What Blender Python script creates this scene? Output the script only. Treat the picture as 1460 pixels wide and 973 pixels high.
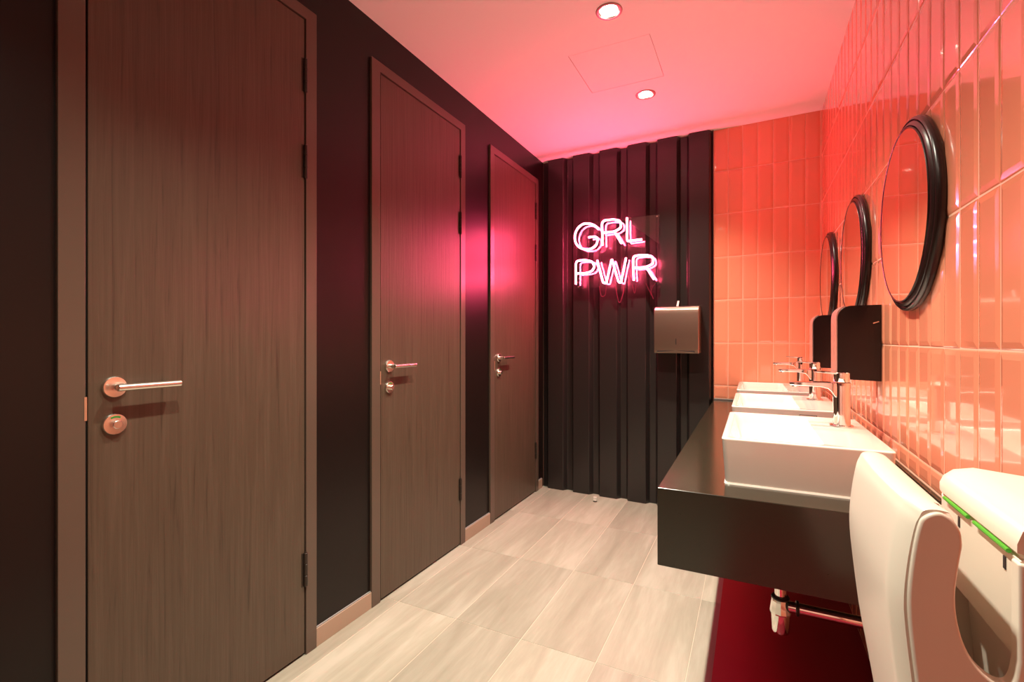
import bpy, bmesh, math, random
from mathutils import Vector, Matrix
random.seed(7)
for o in list(bpy.data.objects): bpy.data.objects.remove(o)
C = bpy.context.scene.collection
S = bpy.context.scene
PI = math.pi
# ---------------------------------------------------------------- camera, world, exposure, lamp power
EYE = 1.12
cam = bpy.data.cameras.new('camera'); cam_o = bpy.data.objects.new('camera', cam); C.objects.link(cam_o)
cam.sensor_width = 36; cam.lens = 685*36/1460; cam.shift_y = -3.5/1460; cam.clip_start = .02
cam_o.location = (0, 0, EYE); cam_o.rotation_euler = (PI/2, 0, math.radians(26.5985))
S.camera = cam_o
w = bpy.data.worlds.new('world'); S.world = w; w.use_nodes = True
w.node_tree.nodes['Background'].inputs[0].default_value = (.9, .75, .6, 1)
w.node_tree.nodes['Background'].inputs[1].default_value = .05
S.view_settings.view_transform = 'Standard'; S.view_settings.look = 'None'
S.view_settings.exposure = 0.80; S.view_settings.gamma = 1; S.view_settings.use_curve_mapping = False
LAMP_W = 86.0; LAMP_COL = (1, .98, .79)
NEON_S = 120.0; NEON_COL = (1, .065, .16)

# ---------------------------------------------------------------- room numbers (metres)
XL, XR = -1.424, .362
CEIL = 2.455
YB = -1.35                                  # wall behind the camera
BA = Vector((-1.422, 3.377, 0)); BB = Vector((.362, 3.318, 0))      # back wall runs very slightly askew
BD = (BB-BA).normalized(); BANG = math.atan2(BD.y, BD.x)
BLEN = (BB-BA).length
def back(u, d, z):                          # u along the back wall from the left corner, d out of the wall
    p = BA + BD*u; n = Vector((BD.y, -BD.x, 0))
    return Vector((p.x+n.x*d, p.y+n.y*d, z))

# ---------------------------------------------------------------- materials
def mat(name, col, rough=.5, metal=0, spec=.5, coat=0, coat_rough=.05, emit=None, es=0, trans=0, ior=1.45):
    m = bpy.data.materials.new(name); m.use_nodes = True
    b = m.node_tree.nodes['Principled BSDF']; I = b.inputs
    I['Base Color'].default_value = (*col, 1); I['Roughness'].default_value = rough; I['Metallic'].default_value = metal
    I['Specular IOR Level'].default_value = spec; I['Coat Weight'].default_value = coat; I['Coat Roughness'].default_value = coat_rough
    I['Transmission Weight'].default_value = trans; I['IOR'].default_value = ior
    if emit: I['Emission Color'].default_value = (*emit, 1); I['Emission Strength'].default_value = es
    return m
def nodes(m): return m.node_tree.nodes, m.node_tree.links, m.node_tree.nodes['Principled BSDF']
def coords(m, scale, kind='Object'):
    N, L, b = nodes(m)
    tc = N.new('ShaderNodeTexCoord'); mp = N.new('ShaderNodeMapping'); mp.inputs['Scale'].default_value = scale
    L.new(tc.outputs[kind], mp.inputs['Vector']); return mp.outputs['Vector']
def noise(m, vec, scale, detail=4, rough=.55, dist=0):
    N, L, b = nodes(m); n = N.new('ShaderNodeTexNoise'); L.new(vec, n.inputs['Vector'])
    n.inputs['Scale'].default_value = scale; n.inputs['Detail'].default_value = detail
    n.inputs['Roughness'].default_value = rough; n.inputs['Distortion'].default_value = dist
    return n.outputs['Fac']
def ramp(m, fac, stops):
    N, L, b = nodes(m); r = N.new('ShaderNodeValToRGB'); L.new(fac, r.inputs['Fac'])
    e = r.color_ramp.elements
    while len(e) < len(stops): e.new(.5)
    for k, (p, c) in enumerate(stops): e[k].position = p; e[k].color = (*c, 1) if len(c) == 3 else c
    return r.outputs['Color']
def bump(m, h, strength, dist=.001):
    N, L, b = nodes(m); n = N.new('ShaderNodeBump'); n.inputs['Strength'].default_value = strength
    n.inputs['Distance'].default_value = dist; L.new(h, n.inputs['Height']); L.new(n.outputs['Normal'], b.inputs['Normal'])
def base(m, col): N, L, b = nodes(m); L.new(col, b.inputs['Base Color'])

M = {}
M['ceiling'] = mat('ceiling_paint', (.90, .90, .86), .75, spec=.3)
bump(M['ceiling'], noise(M['ceiling'], coords(M['ceiling'], (1, 1, 1)), 180), .08)
M['dark_wall'] = mat('navy_black_paint', (.009, .0055, .0045), .36, spec=.32)
bump(M['dark_wall'], noise(M['dark_wall'], coords(M['dark_wall'], (1, 1, 1)), 60, 3), .05)
M['plaster'] = mat('pale_plaster', (.42, .36, .32), .8)
# wood-look door face
m = M['wood'] = mat('dark_wood_foil', (.06, .04, .03), .40, spec=.5)
v = coords(m, (1, 1, .035)); g1 = noise(m, v, 55, 6, .65, 1.2)
v2 = coords(m, (1, 1, .02)); g2 = noise(m, v2, 190, 3, .6)
N, L, b = nodes(m)
mx = N.new('ShaderNodeMath'); mx.operation = 'MULTIPLY_ADD'; L.new(g2, mx.inputs[0]); mx.inputs[1].default_value = .45; L.new(g1, mx.inputs[2])
base(m, ramp(m, mx.outputs[0], [(.50, (.050, .033, .021)), (.62, (.074, .049, .032)), (.74, (.080, .054, .035)), (.95, (.096, .065, .044))]))
bump(m, mx.outputs[0], .55, .0016)
M['frame'] = mat('door_frame_lacquer', (.098, .067, .049), .30, spec=.55)
M['gap'] = mat('shadow_gap', (.004, .004, .004), .9)  # near-black colour standing in for shade in the door and hatch gaps
M['hinge'] = mat('dark_hinge_metal', (.035, .024, .018), .35, metal=.3)
M['brushed'] = mat('brushed_steel', (.84, .77, .69), .26, metal=1)
M['chrome'] = mat('chrome', (.90, .86, .83), .05, metal=1)
M['steel_box'] = mat('satin_steel_cover', (.46, .34, .27), .34, metal=1)
bump(M['steel_box'], noise(M['steel_box'], coords(M['steel_box'], (1, 1, 14)), 60), .06)
M['corr'] = mat('corrugated_dark_sheet', (.022, .017, .016), .27, spec=.6)
# glazed tiles
def tile_mat(name, a, c):
    m = mat(name, a, .12, spec=.5, coat=.8, coat_rough=.03)
    N, L, b = nodes(m); oi = N.new('ShaderNodeObjectInfo')
    base(m, ramp(m, oi.outputs['Random'], [(0, a), (1, c)]))
    bump(m, noise(m, coords(m, (1, 1, 1)), 9, 2), .10, .004)
    return m
M['tile'] = tile_mat('coral_glaze', (.86, .285, .165), (.90, .325, .195))
M['grout'] = mat('coral_grout', (.92, .50, .36), .6)
# floor
m = M['floor'] = mat('beige_stone_tile', (.5, .4, .3), .42, spec=.4)
N, L, b = nodes(m)
oi = N.new('ShaderNodeObjectInfo'); tc = N.new('ShaderNodeTexCoord'); va = N.new('ShaderNodeVectorMath'); va.operation = 'ADD'
cx = N.new('ShaderNodeCombineXYZ'); mm = N.new('ShaderNodeMath'); mm.operation = 'MULTIPLY'; mm.inputs[1].default_value = 37
L.new(oi.outputs['Random'], mm.inputs[0]); L.new(mm.outputs[0], cx.inputs[0]); L.new(mm.outputs[0], cx.inputs[1])
L.new(tc.outputs['Object'], va.inputs[0]); L.new(cx.outputs[0], va.inputs[1])
mp = N.new('ShaderNodeMapping'); mp.inputs['Scale'].default_value = (1, .12, 1); L.new(va.outputs[0], mp.inputs['Vector'])
f1 = noise(m, mp.outputs['Vector'], 9, 5, .6, .6); f2 = noise(m, mp.outputs['Vector'], 60, 3, .6)
mx = N.new('ShaderNodeMath'); mx.operation = 'MULTIPLY_ADD'; L.new(f2, mx.inputs[0]); mx.inputs[1].default_value = .25; L.new(f1, mx.inputs[2])
c1 = ramp(m, mx.outputs[0], [(.42, (.285, .265, .205)), (.62, (.345, .322, .255)), (.80, (.42, .395, .325))])
hs = N.new('ShaderNodeHueSaturation'); L.new(c1, hs.inputs['Color'])
mr = N.new('ShaderNodeMapRange'); mr.inputs[3].default_value = .86; mr.inputs[4].default_value = 1.08
L.new(oi.outputs['Random'], mr.inputs[0]); L.new(mr.outputs[0], hs.inputs['Value']); base(m, hs.outputs['Color'])
M['floor_grout'] = mat('pale_grout', (.62, .52, .42), .8)
M['maroon'] = mat('dark_red_floor', (.34, .014, .034), .42, spec=.4)
M['skirt'] = mat('beige_skirting_tile', (.36, .25, .18), .45)
M['sealant'] = mat('grey_sealant', (.25, .24, .23), .6)
m = M['counter'] = mat('dark_polished_counter', (.045, .034, .028), .17, spec=.85)
vv = N = None
v = coords(m, (1, 1, 1)); base(m, ramp(m, noise(m, v, 130, 3), [(.4, (.022, .0185, .011)), (.72, (.024, .020, .012)), (.80, (.040, .034, .024))]))
M['ceramic'] = mat('white_ceramic', (.86, .80, .73), .12, spec=.5, coat=.5)
M['plastic'] = mat('white_plastic', (.80, .70, .60), .28, spec=.45)
M['green'] = mat('green_indicator', (.05, .28, .02), .3, emit=(.10, .7, .02), es=.10)
M['green_paint'] = mat('green_indicator_paint', (.02, .22, .03), .4)
M['black'] = mat('black_gloss_plastic', (.010, .005, .005), .22, spec=.5)
M['frame_black'] = mat('mirror_frame_lacquer', (.018, .007, .006), .27, spec=.6)
M['mirror'] = mat('mirror_silver', (.86, .84, .82), .01, metal=1)
M['pink_steel'] = mat('pale_steel_front', (.85, .68, .66), .25, metal=.85)
M['lamp'] = mat('lamp_lens', (1, 1, 1), .3, emit=(1, .93, .80), es=30)
M['trim'] = mat('downlight_trim', (.45, .26, .24), .4, metal=.3)
M['neon'] = mat('neon_tube_glow', (1, .4, .6), .3, emit=NEON_COL, es=NEON_S)
M['acrylic'] = mat('clear_acrylic', (1, 1, 1), .0, trans=1, ior=1.62)
M['cable'] = mat('dark_cable', (.10, .01, .03), .5)
M['brass'] = mat('pale_brass_plate', (.60, .36, .24), .35, metal=.6)
M['paper'] = mat('white_glint', (.9, .88, .85), .8)  # white of the glint modelled above the towel dispenser; no paper there
M['dark_hole'] = mat('dark_recess', (.03, .02, .02), .7)

# ---------------------------------------------------------------- mesh helpers
def box(bm, x0, x1, y0, y1, z0, z1):
    v = [bm.verts.new((x, y, z)) for x in (x0, x1) for y in (y0, y1) for z in (z0, z1)]
    for f in ((0,1,3,2), (4,6,7,5), (0,4,5,1), (2,3,7,6), (0,2,6,4), (1,5,7,3)): bm.faces.new([v[i] for i in f])
    return v
def loft(bm, loops, cap0=True, cap1=True, closed=True):
    R = [[bm.verts.new(p) for p in lp] for lp in loops]
    n = len(R[0])
    for a, c in zip(R, R[1:]):
        for i in range(n if closed else n-1):
            j = (i+1) % n; bm.faces.new((a[i], a[j], c[j], c[i]))
    if cap0: bm.faces.new(list(reversed(R[0])))
    if cap1: bm.faces.new(R[-1])
    return R
def circ(c, r, ax, n=32, r2=None):          # circle round axis 'x','y','z'
    r2 = r if r2 is None else r2; o = []
    for i in range(n):
        a = 2*PI*i/n; s, t = r*math.cos(a), r2*math.sin(a)
        o.append({'x': (c[0], c[1]+s, c[2]+t), 'y': (c[0]+s, c[1], c[2]+t), 'z': (c[0]+s, c[1]+t, c[2])}[ax])
    return o
def lathe(bm, c, prof, ax, n=40, cap0=True, cap1=True):      # prof: (offset along axis, radius)
    k = 'xyz'.index(ax); lps = []
    for d, r in prof:
        q = list(c); q[k] += d; lps.append(circ(q, max(r, 1e-5), ax, n))
    loft(bm, lps, cap0, cap1)
def tube(bm, pts, r, n=10, closed_ends=True):
    P = [Vector(p) for p in pts]; lps = []; up = None
    for i, p in enumerate(P):
        t = (P[min(i+1, len(P)-1)]-P[max(i-1, 0)]).normalized()
        if up is None:
            up = t.orthogonal().normalized()
        up = (up - t*up.dot(t)).normalized(); s = t.cross(up)
        lps.append([p + up*r*math.cos(2*PI*k/n) + s*r*math.sin(2*PI*k/n) for k in range(n)])
    loft(bm, lps, closed_ends, closed_ends)
def rrect(x0, x1, y0, y1, z, r, n=5):
    o = []
    for cx_, cy_, a0 in ((x1-r, y1-r, 0), (x0+r, y1-r, 90), (x0+r, y0+r, 180), (x1-r, y0+r, 270)):
        for k in range(n+1):
            a = math.radians(a0+90*k/n); o.append((cx_+r*math.cos(a), cy_+r*math.sin(a), z))
    return o
def extrude_y(bm, prof, y0, y1): loft(bm, [[(x, y0, z) for x, z in prof], [(x, y1, z) for x, z in prof]])
def smoothpts(pts, k=8):                    # Catmull-Rom
    P = [Vector(p) for p in pts]; o = []
    for i in range(len(P)-1):
        a, b_, c, d = P[max(i-1, 0)], P[i], P[i+1], P[min(i+2, len(P)-1)]
        for s in range(k):
            t = s/k; o.append(.5*((2*b_)+(c-a)*t+(2*a-5*b_+4*c-d)*t*t+(3*b_-a-3*c+d)*t**3))
    return o+[P[-1]]
def obj(name, bm, m, parent=None, bevel=0, smooth=False, seg=2, ang=35):
    bmesh.ops.recalc_face_normals(bm, faces=bm.faces)
    me = bpy.data.meshes.new(name); 
    if smooth:
        for f in bm.faces: f.smooth = True
    bm.to_mesh(me); bm.free(); me.materials.append(m)
    if smooth: me.set_sharp_from_angle(angle=math.radians(ang))
    o = bpy.data.objects.new(name, me); C.objects.link(o)
    if bevel:
        for p in me.polygons: p.use_smooth = True
        b_ = o.modifiers.new('bevel', 'BEVEL'); b_.width = bevel; b_.segments = seg; b_.limit_method = 'ANGLE'; b_.angle_limit = math.radians(30); b_.harden_normals = True
    if parent: o.parent = parent; o.matrix_parent_inverse = Matrix.Translation(parent.location).inverted() if False else Matrix()
    return o
def thing(name, label, cat, loc=(0,0,0), rz=0, group=None):
    o = bpy.data.objects.new(name, None); C.objects.link(o); o.location = loc; o.rotation_euler = (0, 0, rz); o.empty_display_size = .05
    o['label'] = label; o['category'] = cat
    if group: o['group'] = group
    return o
def tag(o, label, cat, group=None):
    o['label'] = label; o['category'] = cat
    if group: o['group'] = group
    return o
def struct(o): o['kind'] = 'structure'; return o
def dup(root, loc, label):
    r = root.copy(); C.objects.link(r); r.location = loc; r['label'] = label
    for ch in list(root.children):
        c = ch.copy(); C.objects.link(c); c.parent = r
        for g in list(ch.children):
            d = g.copy(); C.objects.link(d); d.parent = c
    return r
def B(): return bmesh.new()

# ---------------------------------------------------------------- ceiling with cut-outs
LIGHTS = [(-.523, y) for y in (2.675, 1.928, 1.181, .434)]
HX0, HX1, HY0, HY1 = -.780, -.402, 2.150, 2.530
bm = B()
holes = [(x-.036, x+.036, y-.036, y+.036) for x, y in LIGHTS] + [(HX0, HX1, HY0, HY1)]
xs = sorted({-1.6, .5} | {h[0] for h in holes} | {h[1] for h in holes})
ys = sorted({YB-.1, 3.55} | {h[2] for h in holes} | {h[3] for h in holes})
for i in range(len(xs)-1):
    for j in range(len(ys)-1):
        mx_, my_ = (xs[i]+xs[i+1])/2, (ys[j]+ys[j+1])/2
        if any(h[0] < mx_ < h[1] and h[2] < my_ < h[3] for h in holes): continue
        box(bm, xs[i], xs[i+1], ys[j], ys[j+1], CEIL, CEIL+.12)
bmesh.ops.remove_doubles(bm, verts=bm.verts, dist=1e-5)
seen = {}
for f in list(bm.faces):
    seen.setdefault(tuple(round(c, 4) for c in f.calc_center_median()), []).append(f)
for k in seen.values():
    if len(k) > 1: bmesh.ops.delete(bm, geom=k, context='FACES_ONLY')
ceiling = struct(obj('ceiling', bm, M['ceiling']))
t = thing('access_panel', 'square flush white access hatch in the ceiling between the two downlights', 'hatch', ((HX0+HX1)/2, (HY0+HY1)/2, CEIL))
bm = B(); box(bm, -.1868, .1868, -.1878, .1878, .0003, .012); obj('panel', bm, M['ceiling'], t)
bm = B(); box(bm, -.189, .189, -.19, .19, .012, .02); obj('backing', bm, M['gap'], t)  # black sheet that darkens the groove round the hatch

# ---------------------------------------------------------------- floor
bm = B(); box(bm, -1.6, .5, YB-.1, 3.55, -.08, -.0012); floor = struct(obj('floor', bm, M['floor_grout']))
fx = [XL, -1.347] + [-1.347+.2875*k for k in range(1, 7)]; fx[-1] = XR
fy = [YB] + [1.614+.592*k for k in range(-5, 3)] + [3.376]
fy = [y for y in fy if y >= YB]; fy = sorted(set(fy))
cache = {}
for i in range(len(fx)-1):
    for j in range(len(fy)-1):
        x0, x1, y0, y1 = fx[i], fx[i+1], fy[j], fy[j+1]
        if y1-y0 < .02: continue
        key = (round(x1-x0, 3), round(y1-y0, 3))
        if key not in cache:
            bm = B(); a, c = (x1-x0)/2-.0009, (y1-y0)/2-.0009
            loft(bm, [[(-a,-c,-.004), (a,-c,-.004), (a,c,-.004), (-a,c,-.004)], [(-a,-c,-.0008), (a,-c,-.0008), (a,c,-.0008), (-a,c,-.0008)],
                      [(-a+.0008,-c+.0008,0), (a-.0008,-c+.0008,0), (a-.0008,c-.0008,0), (-a+.0008,c-.0008,0)]])
            o = obj('floor_tile', bm, M['floor']); cache[key] = o.data
        else:
            o = bpy.data.objects.new('floor_tile', cache[key]); C.objects.link(o)
        o.location = ((x0+x1)/2, (y0+y1)/2, 0); o.parent = floor
bm = B(); box(bm, -.120, XR, YB, 3.325, .0002, .004); o = obj('dark_red_strip', bm, M['maroon'], floor); o['label'] = 'dark red strip of floor under the counter'  # flat dark red strip laid over the floor tiles

# ---------------------------------------------------------------- plain walls
bm = B(); box(bm, XL-.1, XL, YB-.1, 3.5, 0, CEIL); wall_left = struct(obj('wall_left', bm, M['dark_wall']))
bm = B(); box(bm, -1.424, .362, YB-.1, YB, 0, CEIL); struct(obj('wall_near', bm, M['plaster']))

# skirting pieces between the doors
for k, (y0, y1) in enumerate(((1.241, 1.524), (2.248, 2.531), (3.256, 3.335))):
    bm = B(); box(bm, XL, XL+.010, y0, y1, 0, .066); p = struct(obj('baseboard_left', bm, M['skirt'], bevel=.001))
    bm = B(); box(bm, XL, XL+.006, y0, y1, .066, .0695); obj('sealant_joint', bm, M['sealant'], p)
bm = B(); box(bm, XL, XL+.010, -1.3, .512, 0, .066); struct(obj('baseboard_left', bm, M['skirt'], bevel=.001))

# ---------------------------------------------------------------- doors
def build_door(n, y0):
    root = bpy.data.objects.new('door_%d' % n, None); C.objects.link(root); root.location = (XL, y0, 0); root['kind'] = 'structure'
    W, HT = .618, 2.247; F = .054; FT = .012     # leaf width, height, frame width, frame proudness
    bm = B(); box(bm, .0015, .0085, 0, W, .009, HT); obj('door_leaf', bm, M['wood'], root, bevel=.001)
    bm = B(); box(bm, .0002, .0012, -.004, W+.004, .002, HT+.004); obj('gap_shade', bm, M['gap'], root)  # black sheet behind the leaf, shade painted into the gap round it
    bm = B()
    prof = [(-F-.003, 0), (-F-.003, HT+F-.008), (W+F+.003-.006, HT+F-.008), (W+F+.003-.006, 0)]
    inn = [(-.0055, 0), (-.0055, HT+.005), (W+.005, HT+.005), (W+.005, 0)]
    lo = [[], []]
    for s, x in ((0, 0.0), (1, FT)):
        lo[s] = [bm.verts.new((x, a, z)) for a, z in prof+list(reversed(inn))]
    n8 = len(lo[0])
    for i in range(n8):
        j = (i+1) % n8; bm.faces.new((lo[0][i], lo[0][j], lo[1][j], lo[1][i]))
    for q in ((0,1,6,7), (1,2,5,6), (2,3,4,5)):
        bm.faces.new([lo[1][i] for i in q]); bm.faces.new([lo[0][i] for i in reversed(q)])
    obj('door_frame', bm, M['frame'], root, bevel=.0015)
    for z in (1.991, 1.686, .246):
        bm = B()
        for a, b_ in ((0, .037), (.039, .078), (.080, .117)):
            lathe(bm, (.013, W+.002, z), [(a, .0055), (a+.001, .0068), (b_-.001, .0068), (b_, .0055)], 'z', 14)
        lathe(bm, (.013, W+.002, z), [(-.004, .003), (0, .0045), (.117, .0045), (.121, .003)], 'z', 14)
        h = obj('hinge', bm, M['hinge'], root, smooth=True)
        bm = B(); box(bm, .0075, .0095, W-.012, W-.002, z, z+.117); obj('hinge_leaf', bm, M['hinge'], h)
    # lever handle
    hy, hz = .052, 1.000
    bm = B(); lathe(bm, (.008, hy, hz), [(0, .0262), (.006, .0262), (.0085, .0245), (.009, .012)], 'x', 40)
    h = obj('handle_rose', bm, M['brushed'], root, smooth=True)
    bm = B(); lathe(bm, (.016, hy, hz), [(0, .0095), (.028, .0095), (.030, .0085)], 'x', 24); obj('handle_neck', bm, M['brushed'], h, smooth=True)
    bm = B(); lathe(bm, (.048, hy-.010, hz), [(0, .0075), (.001, .0085), (.143, .0085), (.144, .0075)], 'y', 24); obj('lever', bm, M['brushed'], h, smooth=True)
    # privacy turn
    hz = .908
    bm = B(); lathe(bm, (.008, hy, hz), [(0, .0262), (.006, .0262), (.0085, .0245), (.009, .012)], 'x', 40)
    k = obj('privacy_turn', bm, M['brushed'], root, smooth=True)
    bm = B(); lathe(bm, (.016, hy, hz), [(0, .0105), (.012, .0105), (.0135, .009)], 'x', 24); obj('turn_knob', bm, M['brushed'], k, smooth=True)
    bm = B(); box(bm, .017, .028, hy-.0015, hy+.0015, hz-.010, hz+.010)
    obj('turn_grip', bm, M['brushed'], k)
    bm = B(); a0, a1 = math.radians(58), math.radians(122); P = []
    for r in (.0165, .0205):
        q = [(hy+r*math.cos(a0+(a1-a0)*i/8), hz+r*math.sin(a0+(a1-a0)*i/8)) for i in range(9)]
        P += q if r < .018 else q[::-1]
    loft(bm, [[(.0165, a, b_) for a, b_ in P], [(.0176, a, b_) for a, b_ in P]]); o = obj('vacant_indicator', bm, M['green_paint'], k); o['label'] = 'green vacant indicator'
    bm = B(); box(bm, .008, .0128, -.0085, -.0035, .925, .981); o = obj('strike_plate', bm, M['brass'], root); o['label'] = 'copper coloured strike plate'
    return root
for n, y in ((1, .571), (2, 1.579), (3, 2.589)): build_door(n, y)

# ---------------------------------------------------------------- tiled walls
TP, TH = .0859, .2722                       # tile pitch across and up
def tile_mesh(wd, ht):
    """x out of the wall, y along, z up; face with a shallow bevelled rim"""
    bm = B(); a, c = wd/2-.0009, ht/2-.0009
    rings = [(0, 0), (.0040, 0), (.0058, .0008), (.0068, .0030), (.0083, .0130)]
    loft(bm, [[(d, -a+i, -c+i), (d, a-i, -c+i), (d, a-i, c-i), (d, -a+i, c-i)] for d, i in rings])
    bmesh.ops.recalc_face_normals(bm, faces=bm.faces)
    me = bpy.data.meshes.new('tile'); bm.to_mesh(me); bm.free(); me.materials.append(M['tile']); return me
rows = [(.781, .828)] + [(.828+TH*k, .828+TH*(k+1)) for k in range(6)]
rows[-1] = (rows[-1][0], CEIL)
bm = B(); box(bm, XR, XR+.1, YB-.1, 3.5, 0, CEIL); wall_right = struct(obj('wall_right', bm, M['grout']))
full = {}
def put_tile(parent, wd, ht, loc, rz, jitter=True):
    k = (round(wd, 3), round(ht, 3))
    if k not in full: full[k] = tile_mesh(wd, ht)
    o = bpy.data.objects.new('tile', full[k]); C.objects.link(o); o.location = loc
    o.rotation_euler = (random.gauss(0, .0012), random.gauss(0, .0030), rz+random.gauss(0, .0035)) if jitter else (0, 0, rz)
    o.parent = parent
y_first = 1.057-TP*7
cols = []
y = y_first
while y < 3.30:
    cols.append((y, min(y+TP, 3.312))); y += TP
lower = [(.828-TH-.0+0, .781)]
for z0, z1 in rows:
    for y0, y1 in cols: put_tile(wall_right, y1-y0, z1-z0, (XR+.0056, (y0+y1)/2, (z0+z1)/2), PI)
# tiles under the counter and behind the camera: too far out of sight to tell apart
bm = B()
def quick_tile(y0, y1, z0, z1):
    x = XR
    loft(bm, [[(x-d, y0+.0009+i, z0+.0009+i), (x-d, y1-.0009-i, z0+.0009+i), (x-d, y1-.0009-i, z1-.0009-i), (x-d, y0+.0009+i, z1-.0009-i)] for d, i in ((-.002, 0), (.0002, .0012), (.0027, .013))])
zz = [.006, .18, .454, .726]
for y0, y1 in cols:
    for a, c in zip(zz, zz[1:]): quick_tile(y0, y1, a, c)
y = y_first
while y-TP > YB:
    for a, c in [(zz[0], zz[1]), (zz[1], zz[2]), (zz[2], .781)]+rows: quick_tile(y-TP, y, a, c)
    y -= TP
o = obj('lower_tiling', bm, M['tile'], wall_right); o['kind'] = 'stuff'

U_SEAM = 1.196                              # where the sheeting stops and the tiles begin
bm = B()
P0 = back(0, 0, 0); P1 = back(BLEN+.1, 0, 0); Q1 = back(BLEN+.1, -.1, 0); Q0 = back(-.1, -.1, 0); P0 = back(-.1, 0, 0)
loft(bm, [[(p.x, p.y, 0) for p in (P0, P1, Q1, Q0)], [(p.x, p.y, CEIL) for p in (P0, P1, Q1, Q0)]])
wall_back = struct(obj('wall_back', bm, M['grout']))
edges = [U_SEAM+.0045, 1.284] + [1.284+.0838*k for k in range(1, 6)] + [BLEN-.008]
brows = [(.738, .819)] + [(.819+.2735*k, .819+.2735*(k+1)) for k in range(6)]; brows[-1] = (brows[-1][0], CEIL)
for z0, z1 in brows:
    for u0, u1 in zip(edges, edges[1:]):
        p = back((u0+u1)/2, -.0056, (z0+z1)/2); put_tile(wall_back, u1-u0, z1-z0, p, BANG-PI/2)
bm = B(); lx = [back(U_SEAM, 0, 0), back(BLEN-.01, 0, 0), back(BLEN-.01, .004, 0), back(U_SEAM, .004, 0)]
loft(bm, [[(p.x, p.y, .73) for p in lx], [(p.x, p.y, .737) for p in lx]]); obj('sealant_joint', bm, M['sealant'], wall_back)
# corrugated sheet cladding
bm = B(); prof = [(0, .002)]; u = .036; pitch = .2005; DP = .037
def bend(p, q, s_, rr=.004):                # four short facets round a fold of the sheet
    p, q, s_ = Vector(p), Vector(q), Vector(s_); a = q+(p-q).normalized()*rr; c = q+(s_-q).normalized()*rr
    return [tuple(a*(1-t)**2+q*2*t*(1-t)+c*t*t) for t in (0, .25, .5, .75, 1)]
while u < U_SEAM-.02:
    prof += [(u, .002), (u+.016, DP), (u+.016+.122, DP), (u+.016+.122+.022, .002)]
    u += pitch
prof = [(a, d) for a, d in prof if a < U_SEAM-.004] + [(U_SEAM-.003, .002)]
prof = [prof[0]]+[w_ for i in range(1, len(prof)-1) for w_ in bend(prof[i-1], prof[i], prof[i+1])]+[prof[-1]]
fr = [back(a, d, 0) for a, d in prof]
lo = [[(p.x, p.y, z) for p in fr] for z in (.0, CEIL-.004)]
loft(bm, lo, False, False, closed=False)
o = obj('corrugated_sheet', bm, M['corr'], wall_back); o['label'] = 'dark corrugated metal sheeting on the left part of the wall'
bm = B(); q = [back(U_SEAM-.002, .001, 0), back(U_SEAM+.003, .001, 0), back(U_SEAM+.003, .010, 0), back(U_SEAM-.002, .010, 0)]
loft(bm, [[(p.x, p.y, 0) for p in q], [(p.x, p.y, CEIL) for p in q]]); obj('edge_strip', bm, M['black'], wall_back)

# ---------------------------------------------------------------- downlights
for k, (x, y) in enumerate(LIGHTS):
    lab = ['round recessed ceiling downlight nearest the corrugated wall, beyond the hatch', 'round recessed ceiling downlight at the top edge of the photo, before the hatch',
           'round ceiling downlight overhead before the first mirror, just outside the frame', 'round ceiling downlight overhead above the hand dryer, outside the frame'][k]
    t = thing('downlight', lab, 'ceiling light', (x, y, CEIL), 0, 'recessed ceiling downlights')
    bm = B(); lathe(bm, (0, 0, 0), [(-.0003, .0535), (-.003, .0525), (-.0045, .048), (-.004, .0425), (.004, .040), (.030, .0285)], 'z', 48, False, False)
    obj('trim_ring', bm, M['trim'], t, smooth=True)
    bm = B(); lathe(bm, (0, 0, 0), [(.026, .030), (.034, .030)], 'z', 40); obj('lamp_lens', bm, M['lamp'], t)
    l = bpy.data.lights.new('downlight_lamp', 'SPOT'); l.shadow_soft_size = .022; l.energy = LAMP_W; l.color = LAMP_COL; l.spot_size = math.radians(108); l.spot_blend = 1
    lo = bpy.data.objects.new('downlight_lamp', l); C.objects.link(lo); lo.location = (x, y, CEIL+.004)

# ---------------------------------------------------------------- neon sign
SG = .085                                   # acrylic stands this far off the wall
sign = thing('neon_sign', 'pink neon sign reading GRL PWR on clear acrylic over corrugated sheeting', 'neon sign', back(.588, SG, 1.478), BANG)
bm = B(); box(bm, -.288, .288, -.0025, .0025, 0, .460); obj('acrylic_panel', bm, M['acrylic'], sign)
def stroke(name, pts, sm=True):
    Pq = [(a-.588, -.035, z-1.478) for a, z in pts]
    if sm: Pq = smoothpts(Pq, 6)
    bm = B(); tube(bm, Pq, .0055, 10); return Pq, bm
def letter(name, strokes):
    bm = B()
    for pts, sm in strokes:
        Pq = [(a-.588, -.046, z-1.478) for a, z in pts]
        if sm: Pq = smoothpts(Pq, 6)
        # rounded corners for straight strokes by dense sampling
        tube(bm, Pq, .0056, 12)
    return obj(name, bm, M['neon'], sign, smooth=True, ang=80)
def rnd(pts, r=.012, k=4):                  # polyline with rounded corners
    P = [Vector((a, b_, 0)) for a, b_ in pts]; o = [P[0]]
    for i in range(1, len(P)-1):
        a, c = (P[i-1]-P[i]), (P[i+1]-P[i]); ra = min(r, a.length*.4, c.length*.4)
        s, e = P[i]+a.normalized()*ra, P[i]+c.normalized()*ra
        for q in range(k+1):
            t = q/k; o.append(s*(1-t)**2+P[i]*2*t*(1-t)+e*t*t)
    o.append(P[-1]); return [(p.x, p.y) for p in o]
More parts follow.
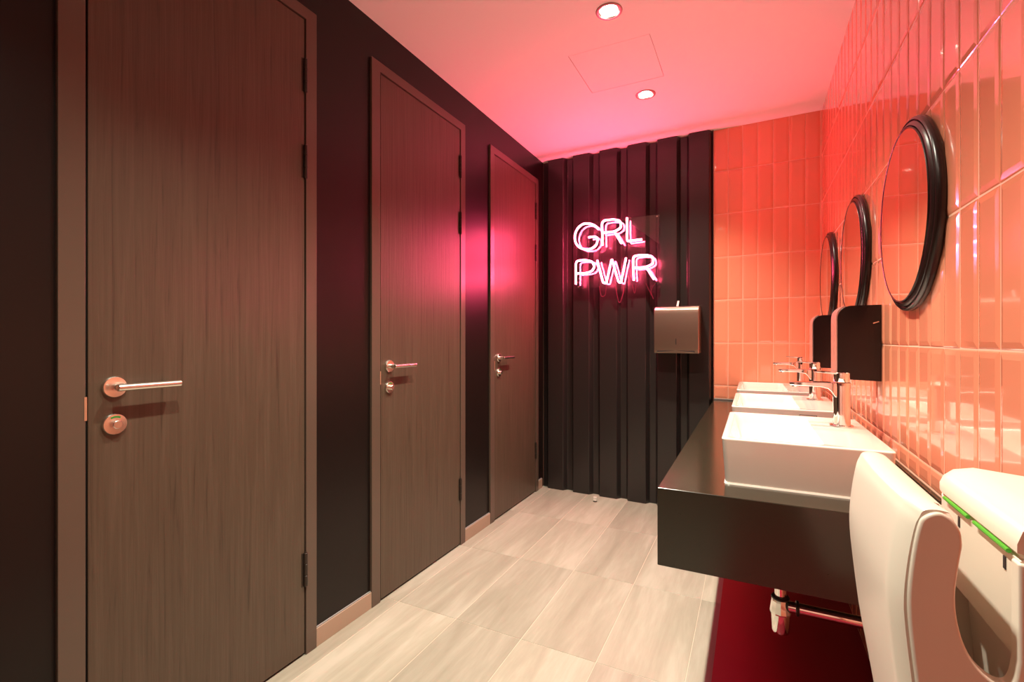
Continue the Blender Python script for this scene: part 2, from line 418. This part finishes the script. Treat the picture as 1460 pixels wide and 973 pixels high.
def R_(x, y, wd=.125, h=.168):              # capital R from its foot
    return [(rnd([(x, y), (x-.006, y+h), (x+wd*.62, y+h), (x+wd, y+h*.90), (x+wd*1.02, y+h*.62), (x+wd*.66, y+h*.5), (x+.008, y+h*.5)], .03, 5), False),
            (rnd([(x+wd*.66, y+h*.5), (x+wd*1.05, y)]), False)]
letter('letter_g', [([(.478, 1.874), (.445, 1.905), (.405, 1.922), (.36, 1.921), (.322, 1.893), (.303, 1.845), (.311, 1.795), (.341, 1.760), (.386, 1.744), (.43, 1.747), (.462, 1.772), (.470, 1.812)], True), ([(.470, 1.812), (.452, 1.826), (.405, 1.826)], False)])
letter('letter_r', R_(.506, 1.762))
letter('letter_l', [(rnd([(.674, 1.929), (.676, 1.772), (.772, 1.775)]), False)])
letter('letter_p', [(rnd([(.311, 1.504), (.311, 1.668), (.379, 1.670), (.430, 1.655), (.449, 1.620), (.430, 1.588), (.390, 1.578), (.322, 1.578)], .025, 5), False)])
letter('letter_w', [(rnd([(.467, 1.66), (.51, 1.503), (.531, 1.499), (.57, 1.662), (.616, 1.504), (.633, 1.497), (.668, 1.661)], .010), False)])
letter('letter_r', R_(.720, 1.508, .125, .163))
for a, z in ((-.275, .012), (.275, .012), (-.275, .448), (.275, .448)):
    bm = B(); lathe(bm, (a, 0, z), [(-.006, .005), (-.004, .006), (.046, .006)], 'y', 16)
    obj('standoff', bm, M['chrome'], sign, smooth=True)
for pts in ([(.46, 1.49), (.474, 1.421), (.503, 1.427), (.51, 1.49)], [(.574, 1.49), (.602, 1.368), (.63, 1.435), (.64, 1.49)], [(.691, 1.49), (.708, 1.428), (.718, 1.49)], [(.785, 1.49), (.834, 1.385), (.818, 1.44), (.847, 1.49)]):
    bm = B(); tube(bm, smoothpts([(a-.588, .022, z-1.478) for a, z in pts], 6), .0022, 6); obj('cable', bm, M['cable'], sign, smooth=True)

# ---------------------------------------------------------------- paper towel dispenser on the sheeting
t = thing('paper_towel_dispenser', 'brushed steel paper towel dispenser mounted on the dark corrugated sheeting', 'towel dispenser', back(.9925, .0375, 1.027), BANG)
bm = B()
pr = [(-.000, .0), (-.112, .0), (-.114, .02), (-.114, .255), (-.109, .278), (-.093, .294), (-.06, .301), (0, .303)]
lps = []
for x, s in ((-.1365, .985), (-.134, 1), (.134, 1), (.1365, .985)): lps.append([(x, y*s, .15+(z-.15)*s) for y, z in pr])
loft(bm, lps); cov = obj('cover', bm, M['steel_box'], t, bevel=.004, seg=3)
bm = B(); box(bm, -.0022, .0022, -.1152, -.113, .055, .092); obj('level_slot', bm, M['dark_hole'], cov)
bm = B(); box(bm, -.118, .112, -.1150, -.1132, .004, .016); obj('towel_opening', bm, M['dark_hole'], cov)
bm = B(); lps = []
for k in range(13):
    x = -.115+.225*k/12; s = 1-abs(k-6)/6; lps.append([(x, -.117, .006-.006), (x, -.113, .0), (x, -.113, .006+.010*s), (x, -.118, .006+.010*s)])
loft(bm, lps); obj('paper_lip', bm, M['steel_box'], cov)
bm = B(); loft(bm, [[(-.009, -.045, .303), (.004, -.045, .303), (.004, -.041, .303), (-.009, -.041, .303)], [(-.002, -.046, .337), (.009, -.046, .337), (.009, -.042, .337), (-.002, -.042, .337)]])  # solid tip standing in for a bright reflection in the sheeting
o = obj('glint_tip', bm, M['paper'], t); o['label'] = 'small white glint above the top, modelled as a solid tip'

# ---------------------------------------------------------------- counter
CT, CBOT = .728, .523; CX0, CY0 = -.2245, 1.303
bm = B()
ll = [(CX0, CY0), (XR-.0045, CY0+.0), (XR-.0045, 3.309), (CX0, 3.328)]
loft(bm, [[(x, y, CBOT) for x, y in ll], [(x, y, CT) for x, y in ll]])
cnt = tag(obj('vanity_counter', bm, M['counter'], bevel=.0025), 'long thick dark counter carrying the three white basins along the tiled wall', 'counter')
bm = B(); box(bm, XR-.012, XR-.001, CY0, 3.305, CT+.0008, .779); struct(obj('trim_1', bm, M['counter'], bevel=.001))

# ---------------------------------------------------------------- basins
SL = .527
def basin(y0, lab):
    t = thing('wash_basin', lab, 'basin', (0, y0, CT), 0, 'wash basins')
    bm = B(); X0, X1, H = -.0755, .305, .1232
    r = .014
    lps = [rrect(X0+.010, X1-.006, .006, SL-.006, .0, r), rrect(X0+.0085, X1-.004, .004, SL-.004, .004, r)]
    lps += [rrect(X0+.001, X1-.001, .001, SL-.001, H-.006, r), rrect(X0, X1, 0, SL, H-.003, r), rrect(X0+.0008, X1-.0008, .0008, SL-.0008, H-.0008, r), rrect(X0+.003, X1-.003, .003, SL-.003, H, r)]
    ix0, ix1 = X0+.017, .165
    for e, z, rr in ((0, H, .022), (.002, H-.0012, .022), (.004, H-.005, .024), (.010, H-.03, .03), (.020, H-.07, .035), (.036, H-.088, .04), (.075, H-.095, .04), (.13, H-.098, .03)):
        lps.append(rrect(ix0+e, ix1-e*.75, .018+e, SL-.018-e, z, rr))
    loft(bm, lps); b_ = obj('bowl', bm, M['ceramic'], t, smooth=True, ang=50)
    bm = B(); lathe(bm, (.055, SL/2, H-.0985), [(0, .030), (.0035, .030), (.005, .027), (.004, .012), (.0045, .005)], 'z', 32); obj('drain', bm, M['chrome'], t, smooth=True)
    bm = B(); loft(bm, [rrect(X0+.006, X1-.004, .001, SL-.001, -.0, .014), rrect(X0+.007, X1-.005, .0025, SL-.0025, .004, .014)]); obj('sealant_bead', bm, M['ceramic'], t)
    return t
s1 = basin(1.415, 'white rectangular basin nearest the viewer, at the near end of the counter')
dup(s1, (0, 2.105, CT), 'middle one of three white rectangular basins, behind the nearest basin')
dup(s1, (0, 2.795, CT), 'white rectangular basin farthest away, against the back wall tiles')
s2 = [o for o in bpy.data.objects if o.get('label', '').startswith('middle one of three white')][0]
bm = B(); 
for a in ((.158, .214, -.0006, .0006, .104, .1052), (.158, .214, -.0006, .0006, .085, .0862), (.158, .1592, -.0006, .0006, .085, .105), (.2128, .214, -.0006, .0006, .085, .105)): box(bm, *a)
o = obj('sticker_outline', bm, M['dark_hole'], s2); o.location = (0, .001, 0)

# ---------------------------------------------------------------- taps
def make_tap(y, lab):
    t = thing('basin_tap', lab, 'tap', (.2435, y, .8513), 0, 'basin taps')
    bm = B(); lathe(bm, (0, 0, 0), [(0, .031), (.004, .031), (.0055, .029), (.006, .022)], 'z', 40); obj('base_ring', bm, M['chrome'], t, smooth=True)
    # body and spout as one casting
    def ov(z, a, c, cx_=0): return [(cx_+x, yy, z) for x, yy, _ in rrect(-a, a, -c, c, 0, min(a, c)*.75, 6)]
    bm = B(); loft(bm, [ov(.004, .0225, .0235), (ov(.03, .0222, .0232)), ov(.10, .0220, .0225), ov(.121, .0222, .0225), ov(.132, .0235, .0225), ov(.134, .0230, .022)]); body = obj('body', bm, M['chrome'], t, smooth=True)
    bm = B(); lps = []
    for x, zt, zb, hw in ((-.005, .133, .085, .0200), (-.018, .1335, .090, .0205), (-.026, .1338, .104, .0205), (-.036, .1340, .1145, .0205), (-.055, .1338, .119, .0200), (-.09, .1330, .1205, .0195), (-.125, .1322, .1215, .019), (-.137, .1318, .1225, .0185), (-.1385, .130, .124, .0175)):
        c = min(.002, (zt-zb)*.3); lps.append([(x, -hw+c, zb), (x, hw-c, zb), (x, hw, zb+c), (x, hw, zt-c), (x, hw-c, zt), (x, -hw+c, zt), (x, -hw, zt-c), (x, -hw, zb+c)])
    loft(bm, lps); sp = obj('spout', bm, M['chrome'], t, smooth=True, ang=40)
    bm = B(); lathe(bm, (-.122, 0, .117), [(0, .0095), (.0055, .0105)], 'z', 24); obj('aerator', bm, M['chrome'], sp, smooth=True)
    bm = B(); loft(bm, [ov(.136, .0195, .0205), ov(.1375, .0205, .0215), ov(.160, .0208, .0215), ov(.1635, .0208, .0215), ov(.1655, .019, .020)]); h = obj('handle', bm, M['chrome'], t, smooth=True)
    bm = B(); lps = []
    for x, zt, th_, hw in ((-.010, .1655, .007, .018), (-.030, .1665, .0055, .017), (-.055, .1675, .0045, .0155), (-.072, .168, .004, .014)):
        lps.append([(x, -hw, zt-th_), (x, hw, zt-th_), (x, hw, zt), (x, -hw, zt)])
    loft(bm, lps); obj('handle_blade', bm, M['chrome'], h, bevel=.001)
    return t
t1 = make_tap(1.768, 'chrome single lever tap on the nearest white basin')
dup(t1, (.2435, 2.480, .8513), 'chrome single lever tap on the middle basin')
dup(t1, (.2435, 3.150, .8513), 'chrome single lever tap on the farthest basin, by the back wall')

# ---------------------------------------------------------------- soap dispensers
def soap(y, lab):
    t = thing('soap_dispenser', lab, 'soap dispenser', (XR-.003, y, .983), 0, 'wall soap dispensers')
    D, H, W = .118, .245, .112
    def prof(e):
        p = [(0, e), (-D+e, e+.004), (-D+e, H-.045)]
        for k in range(1, 9):
            a = math.radians(180-90*k/8); p.append((-D+.042+(.042-e)*math.cos(a), H-.042+(.042-e)*math.sin(a)))
        return p + [(0, H-e+.001)]
    bm = B(); extrude_y(bm, prof(.003), 0, W); obj('body', bm, M['black'], t, bevel=.001)
    # wrap-around front plate with a viewing slot
    pp = prof(.003)[1:-3]; n_ = len(pp); po = [(x-.0035, z+(.0035 if i > n_-6 else 0)) for i, (x, z) in enumerate(pp)]
    bm = B()
    for y0, y1 in ((.001, .044), (.050, W-.001)): extrude_y(bm, pp+po[::-1], y0, y1)
    box(bm, -D-.0005, -D+.0035, .044, .050, .007, .07)
    fp = obj('front_plate', bm, M['pink_steel'], t); fp['label'] = 'pale steel front plate with a dark viewing slot'
    bm = B(); lathe(bm, (-D+.03, W/2, -.014), [(0, .006), (.004, .008), (.018, .010)], 'z', 20); obj('nozzle', bm, M['black'], t, smooth=True)
    bm = B(); box(bm, -.022, -.006, -.0012, .0, .186, .189); bmesh.ops.rotate(bm, cent=(-.014, 0, .187), matrix=Matrix.Rotation(-.35, 3, 'Y'), verts=bm.verts); obj('key_slot', bm, M['chrome'], t)
    return t
d1 = soap(1.852, 'black soap dispenser with pale front plate, the nearer one, beside the nearest tap')
dup(d1, (XR-.003, 2.545, .983), 'black soap dispenser with pale front plate, the farther one, half hidden behind the nearer')

# ---------------------------------------------------------------- mirrors
def mirror(y, lab):
    t = thing('round_mirror', lab, 'mirror', (XR-.002, y, 1.425), 0, 'round wall mirrors')
    bm = B(); lathe(bm, (0, 0, 0), [(0, .233), (-.004, .2358), (-.010, .2362), (-.0150, .2348), (-.0185, .2315), (-.0195, .2290), (-.0150, .2275), (-.0150, .2262), (-.0195, .2245), (-.0235, .2195), (-.0245, .2165), (-.0215, .2155), (-.0215, .2142), (-.0265, .2130), (-.0275, .2120), (-.0270, .2105), (-.020, .21)], 'x', 96, False, False)
    obj('mirror_frame', bm, M['frame_black'], t, smooth=True, ang=30)
    bm = B(); lathe(bm, (0, 0, 0), [(-.015, .2102), (-.0255, .2102), (-.0260, .2095)], 'x', 96); obj('mirror_glass', bm, M['mirror'], t)
    return t
mirror(1.52, 'large round dark framed mirror nearest the viewer on the coral tiles')
r = [o for o in bpy.data.objects if o.name == 'round_mirror'][0]
dup(r, (XR-.002, 2.225, 1.425), 'middle round dark framed mirror, seen between the near and far mirrors')
dup(r, (XR-.002, 2.925, 1.425), 'farthest round dark framed mirror, next to the back wall corner')

# ---------------------------------------------------------------- basin waste trap under the counter
t = thing('bottle_trap', 'chrome bottle trap with waste pipe under the counter', 'trap', (.0765, 1.69, .217))
bm = B(); lathe(bm, (0, 0, 0), [(0, .018), (.002, .022), (.010, .0245), (.060, .0255)], 'z', 32); obj('trap_cup', bm, M['chrome'], t, smooth=True)
bm = B(); lathe(bm, (0, 0, .060), [(0, .0285), (.004, .0290), (.038, .0245), (.044, .0235), (.046, .021)], 'z', 12); obj('trap_nut', bm, M['chrome'], t)
bm = B(); lathe(bm, (0, 0, .104), [(0, .024), (.002, .0255), (.006, .0255), (.008, .023)], 'z', 32); obj('collar', bm, M['hinge'], t, smooth=True)
bm = B(); lathe(bm, (0, 0, .110), [(0, .016), (.197, .016)], 'z', 28); obj('tail_pipe', bm, M['chrome'], t, smooth=True)
bm = B(); lathe(bm, (.020, 0, .084), [(0, .0165), (.257, .0165)], 'x', 28); obj('waste_pipe', bm, M['chrome'], t, smooth=True)
bm = B(); lathe(bm, (.040, 0, .084), [(0, .018), (.002, .0225), (.008, .0225), (.010, .018)], 'x', 28); obj('pipe_nut', bm, M['hinge'], t, smooth=True)

# ---------------------------------------------------------------- hand dryer
DY0, DW = .490, .212
t = thing('hand_dryer', 'white hands-in electric dryer with green lit strips at the lower right', 'hand dryer', (0, DY0, 0))
front = [(.30, .335), (.225, .345), (.185, .42), (.150, .56), (.127, .70), (.115, .79), (.107, .86), (.1035, .905), (.1055, .94), (.110, .970), (.1135, .981)]
lip = [(.117, .9865), (.127, .988), (.1375, .984), (.1448, .973), (.1455, .962)]
ucut = [(.1425, .940), (.1408, .918), (.1425, .898), (.147, .881), (.1545, .868), (.164, .860), (.171, .8595), (.1745, .866), (.1765, .880), (.1765, .953)]
def curve2(p, k=4): return [(v_.x, v_.y) for v_ in smoothpts([(a, c, 0) for a, c in p], k)]
fl = curve2(front[2:]+lip); front = front[:2]+fl; lip = []
ucut = curve2([(.1455, .962)]+ucut[:-1])[1:]+[ucut[-1]]
cap = [(.1775, .962), (.1800, .972), (.188, .981), (.204, .985), (.26, .980), (.335, .965), (XR-.011, .950), (XR-.011, .335)]
deep = [(.1400, .935), (.1380, .90), (.1380, .78), (.150, .762), (.185, .760), (.205, .775), (.208, .868), (.1790, .876), (.1785, .884), (.1785, .955)]
def bow(y): return -.004*(1-((y-DW/2)/(DW/2))**2)
def slab(y0, y1, prof, n=1):
    bm = B(); lps = []
    for k in range(n+1):
        y = y0+(y1-y0)*k/n; lps.append([(x+(bow(y) if x < .135 else 0), y, z) for x, z in prof])
    loft(bm, lps); return bm
# the front shell, rear casing and the two side cheeks
shell = [(x, z) for x, z in front] + lip + [(.1425, .950)] + [(.1385, .93), (.1380, .90), (.1380, .78), (.150, .762), (.160, .60), (.30, .40)]
bm = B(); lps = []
N_ = 16
for k in range(N_+1):
    y = DW*k/N_; e = max(0, 1-min(y, DW-y)/.012); s = .006*e*e
    lps.append([(x+bow(y)*(1 if x < .135 else 0)+(s if x < .135 else -s*.3)+(max(0, .80-z)*.10*max(0, abs(y-DW/2)/(DW/2)-.35) if x < .2 else 0), y, z-(s*.6 if z > .9 else 0)) for x, z in shell])
loft(bm, lps); obj('front_shell', bm, M['plastic'], t, smooth=True, ang=40)
side = front[:2]+curve2([(.193, .42), (.158, .56), (.135, .70), (.123, .79), (.115, .86), (.1115, .905), (.1135, .94), (.118, .970), (.1225, .979), (.131, .983), (.1390, .979), (.1440, .970), (.1450, .960)]) + ucut + [(.196, .950), (.30, .94), (XR-.013, .93), (XR-.013, .35)]
far = side[:side.index((.1765, .953))] + [(.30, .87), (XR-.013, .86), (XR-.013, .35)]
for y0, y1, pf in ((-.0035, .010, side), (DW-.010, DW+.0035, far)): bm = slab(y0, y1, pf); obj('side_panel', bm, M['plastic'], t, bevel=.0022, seg=3)
rear = [(.215, .345), (.215, .775), (.208, .868), (.1795, .876), (.1785, .884), (.1785, .9535), (.181, .9545), (.181, .9585)] + [(.1768, .9595), (.1768, .966), (.1800, .976), (.188, .983), (.204, .9865), (.26, .981), (.335, .966), (XR-.011, .950), (XR-.011, .345)]
bm = B(); lps = []
for k in range(25):
    y = DW*k/24; e = max(0, (y-(DW-.055))/.055); sft = .040*(1-math.sqrt(max(0, 1-e*e)))
    lps.append([(x+(sft if x < .23 and z > .88 else 0), y, z-(sft*.75 if z > .97 else 0)) for x, z in rear])
loft(bm, lps); obj('rear_casing', bm, M['plastic'], t, smooth=True, ang=40)
bm = B(); box(bm, .145, .215, .01, DW-.01, .745, .762); obj('drip_floor', bm, M['plastic'], t)
for y0, y1 in ((.012, .076), (.090, .150)):
    bm = B(); tube(bm, [(.1775-.0012, y0+(y1-y0)*k/8, .9565) for k in range(9)], .0018, 8); o = obj('green_light_strip', bm, M['green'], t, smooth=True); o['label'] = 'green lit strip'
for y in (.024, .118):
    bm = B(); box(bm, .1778, .1788, y-.002, y+.002, .938, .948); obj('air_sensor', bm, M['dark_hole'], t)

# ---------------------------------------------------------------- little fitting on the floor by the sheeting
t = thing('floor_stop', 'tiny white and brown fitting on the floor at the foot of the corrugated sheeting', 'floor stop', (-.967, 3.205, .0))
bm = B(); lathe(bm, (0, 0, 0), [(0, .014), (.004, .014), (.006, .008)], 'z', 20); obj('foot', bm, M['hinge'], t, smooth=True)
bm = B(); box(bm, -.011, .011, -.006, .008, .006, .032); obj('bracket', bm, M['ceramic'], t, bevel=.001)
for x in (-.005, .005):
    bm = B(); lathe(bm, (x, -.0066, .024), [(0, .002), (.0008, .002)], 'y', 10); obj('screw', bm, M['dark_hole'], t)
